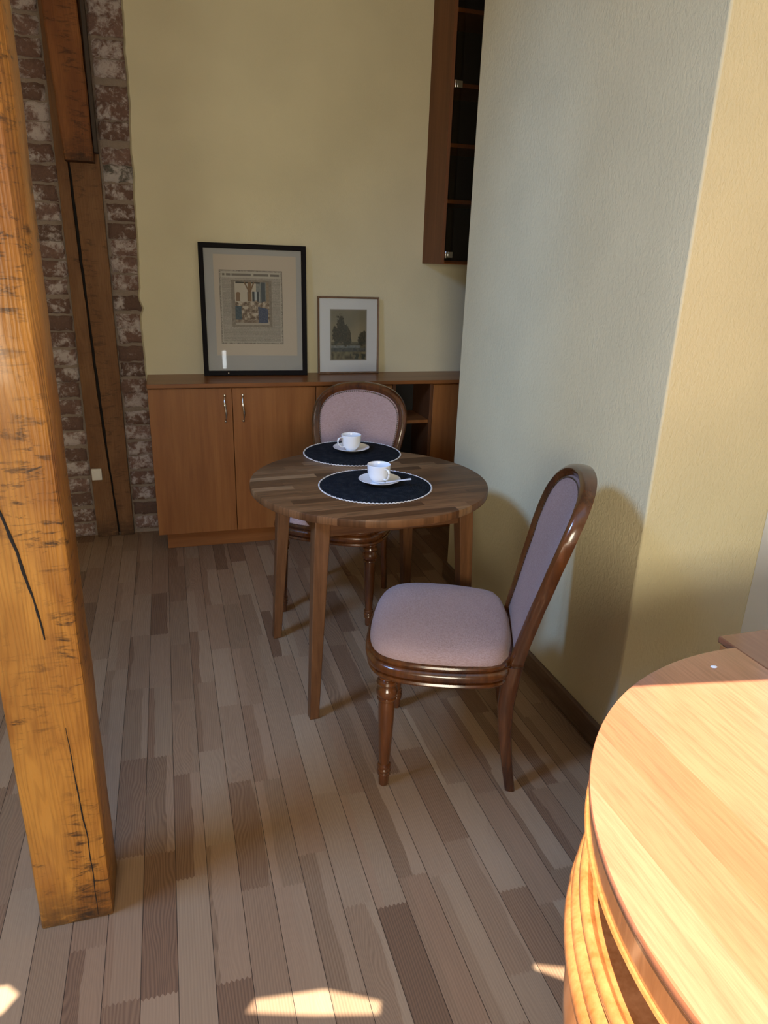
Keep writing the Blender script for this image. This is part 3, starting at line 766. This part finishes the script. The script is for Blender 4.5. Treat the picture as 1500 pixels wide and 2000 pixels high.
boxo('apron_rail', (-e_, e_, lt-.010, lt+.012, TZ-.098, TZ-.029), M_TRAIL, tb)
boxo('apron_rail', (-lt-.012, -lt+.010, -e_, e_, TZ-.098, TZ-.029), M_TLEG, tb)
boxo('apron_rail', (lt-.010, lt+.012, -e_, e_, TZ-.098, TZ-.029), M_TLEG, tb)

# place mats
def place_mat(x, y, label):
    p = thing('placemat', label, 'placemat', (x, y, TZ), 0, 'round place mats')
    bm = bmesh.new(); lathe(bm, [(0, .0005), (.195, .0005), (.197, .0018), (.195, .0032), (.10, .0034), (0, .0034)], 96); mesh_obj('mat', bm, M_MAT, p)
    bm = bmesh.new(); path = []
    n = 560
    for i in range(n):
        a = 2*pi*i/n; r = .1985+.0016*sin(a*90); path.append(Vector((r*cos(a), r*sin(a), .0026+.0009*cos(a*90))))
    sweep(bm, path, circ(.0019, 6), closed=True); mesh_obj('crochet_edge', bm, M_LACE, p)
MT = TZ+.0034
place_mat(.701, 2.718, 'black round place mat with thin white edge, the far one nearest the cabinets')
place_mat(.671, 2.268, 'black round place mat with thin white edge, the near one')
def saucer(x, y, label):
    bm = bmesh.new()
    lathe(bm, [(0, .0045), (.024, .0045), (.026, .0055), (.030, .0050), (.055, .0100), (.072, .0165), (.0745, .0175), (.0755, .0165), (.073, .0150), (.056, .0075), (.030, .002), (.027, .0), (.024, .0015), (0, .0018)], 64)
    o = mesh_obj('saucer', bm, M_CERAMIC); o.location = (x, y, MT); return tag(o, label, 'saucer', 'white saucers on the round table')
def cup(x, y, ang, label):
    p = thing('cup', label, 'cup', (x, y, MT+.0052), ang, 'white coffee cups')
    bm = bmesh.new()
    lathe(bm, [(0, .003), (.016, .0025), (.0205, .0004), (.0225, .0005), (.0235, .004), (.030, .010), (.0365, .020), (.0400, .034), (.0412, .050), (.0418, .0625), (.0410, .0635), (.0400, .0620), (.0392, .050), (.0380, .034), (.0345, .021), (.027, .011), (.015, .007), (0, .0065)], 64)
    mesh_obj('bowl', bm, M_CERAMIC, p)
    bm = bmesh.new(); path = [Vector((.0398, 0, .053)), Vector((.050, 0, .0555)), Vector((.060, 0, .052)), Vector((.0640, 0, .043)), Vector((.0615, 0, .031)), Vector((.053, 0, .021)), Vector((.044, 0, .0165)), Vector((.0345, 0, .0165))]
    P = []
    for i in range(len(path)-1):
        for k in range(5):
            f = k/5; p0, p1, p2, p3 = path[max(0, i-1)], path[i], path[i+1], path[min(len(path)-1, i+2)]
            P.append(.5*((2*p1)+(p2-p0)*f+(2*p0-5*p1+4*p2-p3)*f*f+(3*p1-p0-3*p2+p3)*f**3))
    P.append(path[-1]); sweep(bm, P, [(.0048*cos(a*pi/6), .0026*sin(a*pi/6)) for a in range(12)], Vector((0, 1, 0)) if False else Vector((0.001, 0, 1)))
    mesh_obj('handle', bm, M_CERAMIC, p)
saucer(.705, 2.752, 'white saucer under the far cup')
cup(.703, 2.750, radians(198), 'white coffee cup on the far black place mat, handle to the left')
saucer(.693, 2.292, 'white saucer under the near cup, carrying a spoon')
cup(.690, 2.295, radians(-72), 'white coffee cup on the near black place mat, handle turned towards the near table edge')
sp_ = thing('spoon', 'small pale spoon lying on the near saucer, handle pointing right', 'spoon', (.690, 2.252, MT+.008), radians(-13))
bm = bmesh.new(); rings = []
for i in range(13):
    f = i/12; x = .014+.088*f; w = .0045+.0050*f; z = .0065+.013*f
    rings.append([Vector((x, -w, z)), Vector((x, -w*.6, z+.0018)), Vector((x, w*.6, z+.0018)), Vector((x, w, z)), Vector((x, w*.6, z-.001)), Vector((x, -w*.6, z-.001))])
loft(bm, rings); mesh_obj('stem', bm, M_STEEL, sp_)
bm = bmesh.new(); rings = []
for i in range(11):
    f = i/10; x = -.020+.036*f; w = max(.0012, 0.0095*sin(pi*min(1, f*.93+.03))**.6); d_ = .0035*sin(pi*f)
    rings.append([Vector((x, -w, .0052)), Vector((x, -w*.5, .0052-d_)), Vector((x, w*.5, .0052-d_)), Vector((x, w, .0052)), Vector((x, w*.5, .0064-d_)), Vector((x, -w*.5, .0064-d_))])
loft(bm, rings); mesh_obj('spoon_bowl', bm, M_STEEL, sp_)

# ============================================================ OVAL TABLE IN THE FOREGROUND
OC = Vector((1.086, .426)); OR = .60; OZ = .76
ov = thing('oval_table', 'large glossy amber oval extension table in bright sun, foreground right', 'table', (OC.x, OC.y, 0))
def stad(r, x1=.018, n=72, right=True):
    """left half disc closed by a straight edge at local x = x1"""
    return [(r*cos(pi/2+pi*i/n), r*sin(pi/2+pi*i/n)) for i in range(n+1)] + [(x1, -r), (x1, r)]
def D(bm, prof, x1=.018):
    loft(bm, [[Vector((x, y, z)) for x, y in stad(r, x1)] for r, z in prof])
bm = bmesh.new(); D(bm, [(OR-.004, OZ), (OR-.001, OZ-.001), (OR, OZ-.004), (OR, OZ-.012), (OR-.002, OZ-.016)][::-1], .0175); mesh_obj('tabletop', bm, M_OVAL, ov)
bm = bmesh.new(); D(bm, [(OR-.0025, OZ-.0165), (OR-.006, OZ-.064)][::-1], .0175); mesh_obj('apron', bm, M_OVALS, ov)
bm = bmesh.new(); D(bm, [(OR-.010, OZ-.0645), (OR-.003, OZ-.066), (OR-.001, OZ-.070), (OR-.003, OZ-.074), (OR-.012, OZ-.076)][::-1], .0175); mesh_obj('bead_moulding', bm, M_OVALS, ov)
bm = bmesh.new(); D(bm, [(.49, OZ-.0765), (.49, .5605)][::-1], .0175); mesh_obj('inner_frame', bm, M_OVALS, ov)
bm = bmesh.new(); D(bm, [(.560, .560), (.570, .562), (.574, .567), (.579, .571), (.585, .570), (.590, .565), (.5915, .557), (.589, .548), (.583, .542), (.578, .540), (.579, .536), (.588, .533), (.596, .527), (.600, .519), (.599, .511), (.594, .504), (.588, .501), (.589, .497), (.598, .493), (.604, .484), (.606, .472), (.603, .459), (.596, .450), (.587, .446), (.582, .443), (.582, .425)][::-1], .0175)
mesh_obj('moulded_base', bm, M_OVALS, ov)
bm = bmesh.new(); D(bm, [(.581, .4245), (.584, .38), (.590, .34), (.588, .30)][::-1], .0175); mesh_obj('lower_apron', bm, M_OVALS, ov)
bm = bmesh.new(); box(bm, .0195, .52, -.649, .649, OZ-.016, OZ); mesh_obj('extension_leaf', bm, M_OVALD, ov, bevel=.003)
bm = bmesh.new(); box(bm, .0195, .52, -.640, .640, OZ-.066, OZ-.0165); mesh_obj('leaf_apron', bm, M_OVALS, ov, bevel=.002)
bm = bmesh.new(); box(bm, .0195, .52, -.575, .575, .30, .560); mesh_obj('centre_frame', bm, M_OVALS, ov, bevel=.002)
bm = bmesh.new()
loft(bm, [[Vector((.5405-x, y, z)) for x, y in stad(OR)] for z in (OZ-.016, OZ)]); mesh_obj('tabletop', bm, M_OVAL, ov)
bm = bmesh.new(); loft(bm, [[Vector((.5405-x, y, z)) for x, y in stad(OR-.006)] for z in (OZ-.066, OZ-.0165)]); mesh_obj('apron', bm, M_OVALS, ov)
for sx, sy in ((-.30, -.36), (-.30, .36), (.80, -.36), (.80, .36)):
    bm = bmesh.new(); lathe(bm, [(0, .30), (.040, .30), (.044, .28), (.036, .26), (.046, .22), (.040, .17), (.026, .10), (.036, .07), (.030, .02), (.030, 0), (0, 0)], 32, (sx, sy, 0)); mesh_obj('leg', bm, M_OVALS, ov)
bm = bmesh.new(); lathe(bm, [(0, .0012), (.004, .001), (.0065, 0)], 18, (0, 0, 0)); fl = mesh_obj('white_fleck', bm, mat('dried_paint', (.75, .75, .75), .6), ov)
fl.location = (-.082, .545, OZ+.0003); fl.scale = (1.1, .8, 1)

crack('crack', [(x+.292, z) for x, z in CRK1], .0030, -.076, post, 1.0)
crack('crack', [(x+.292, z) for x, z in CRK2], .0014, -.076, post, 2.0)
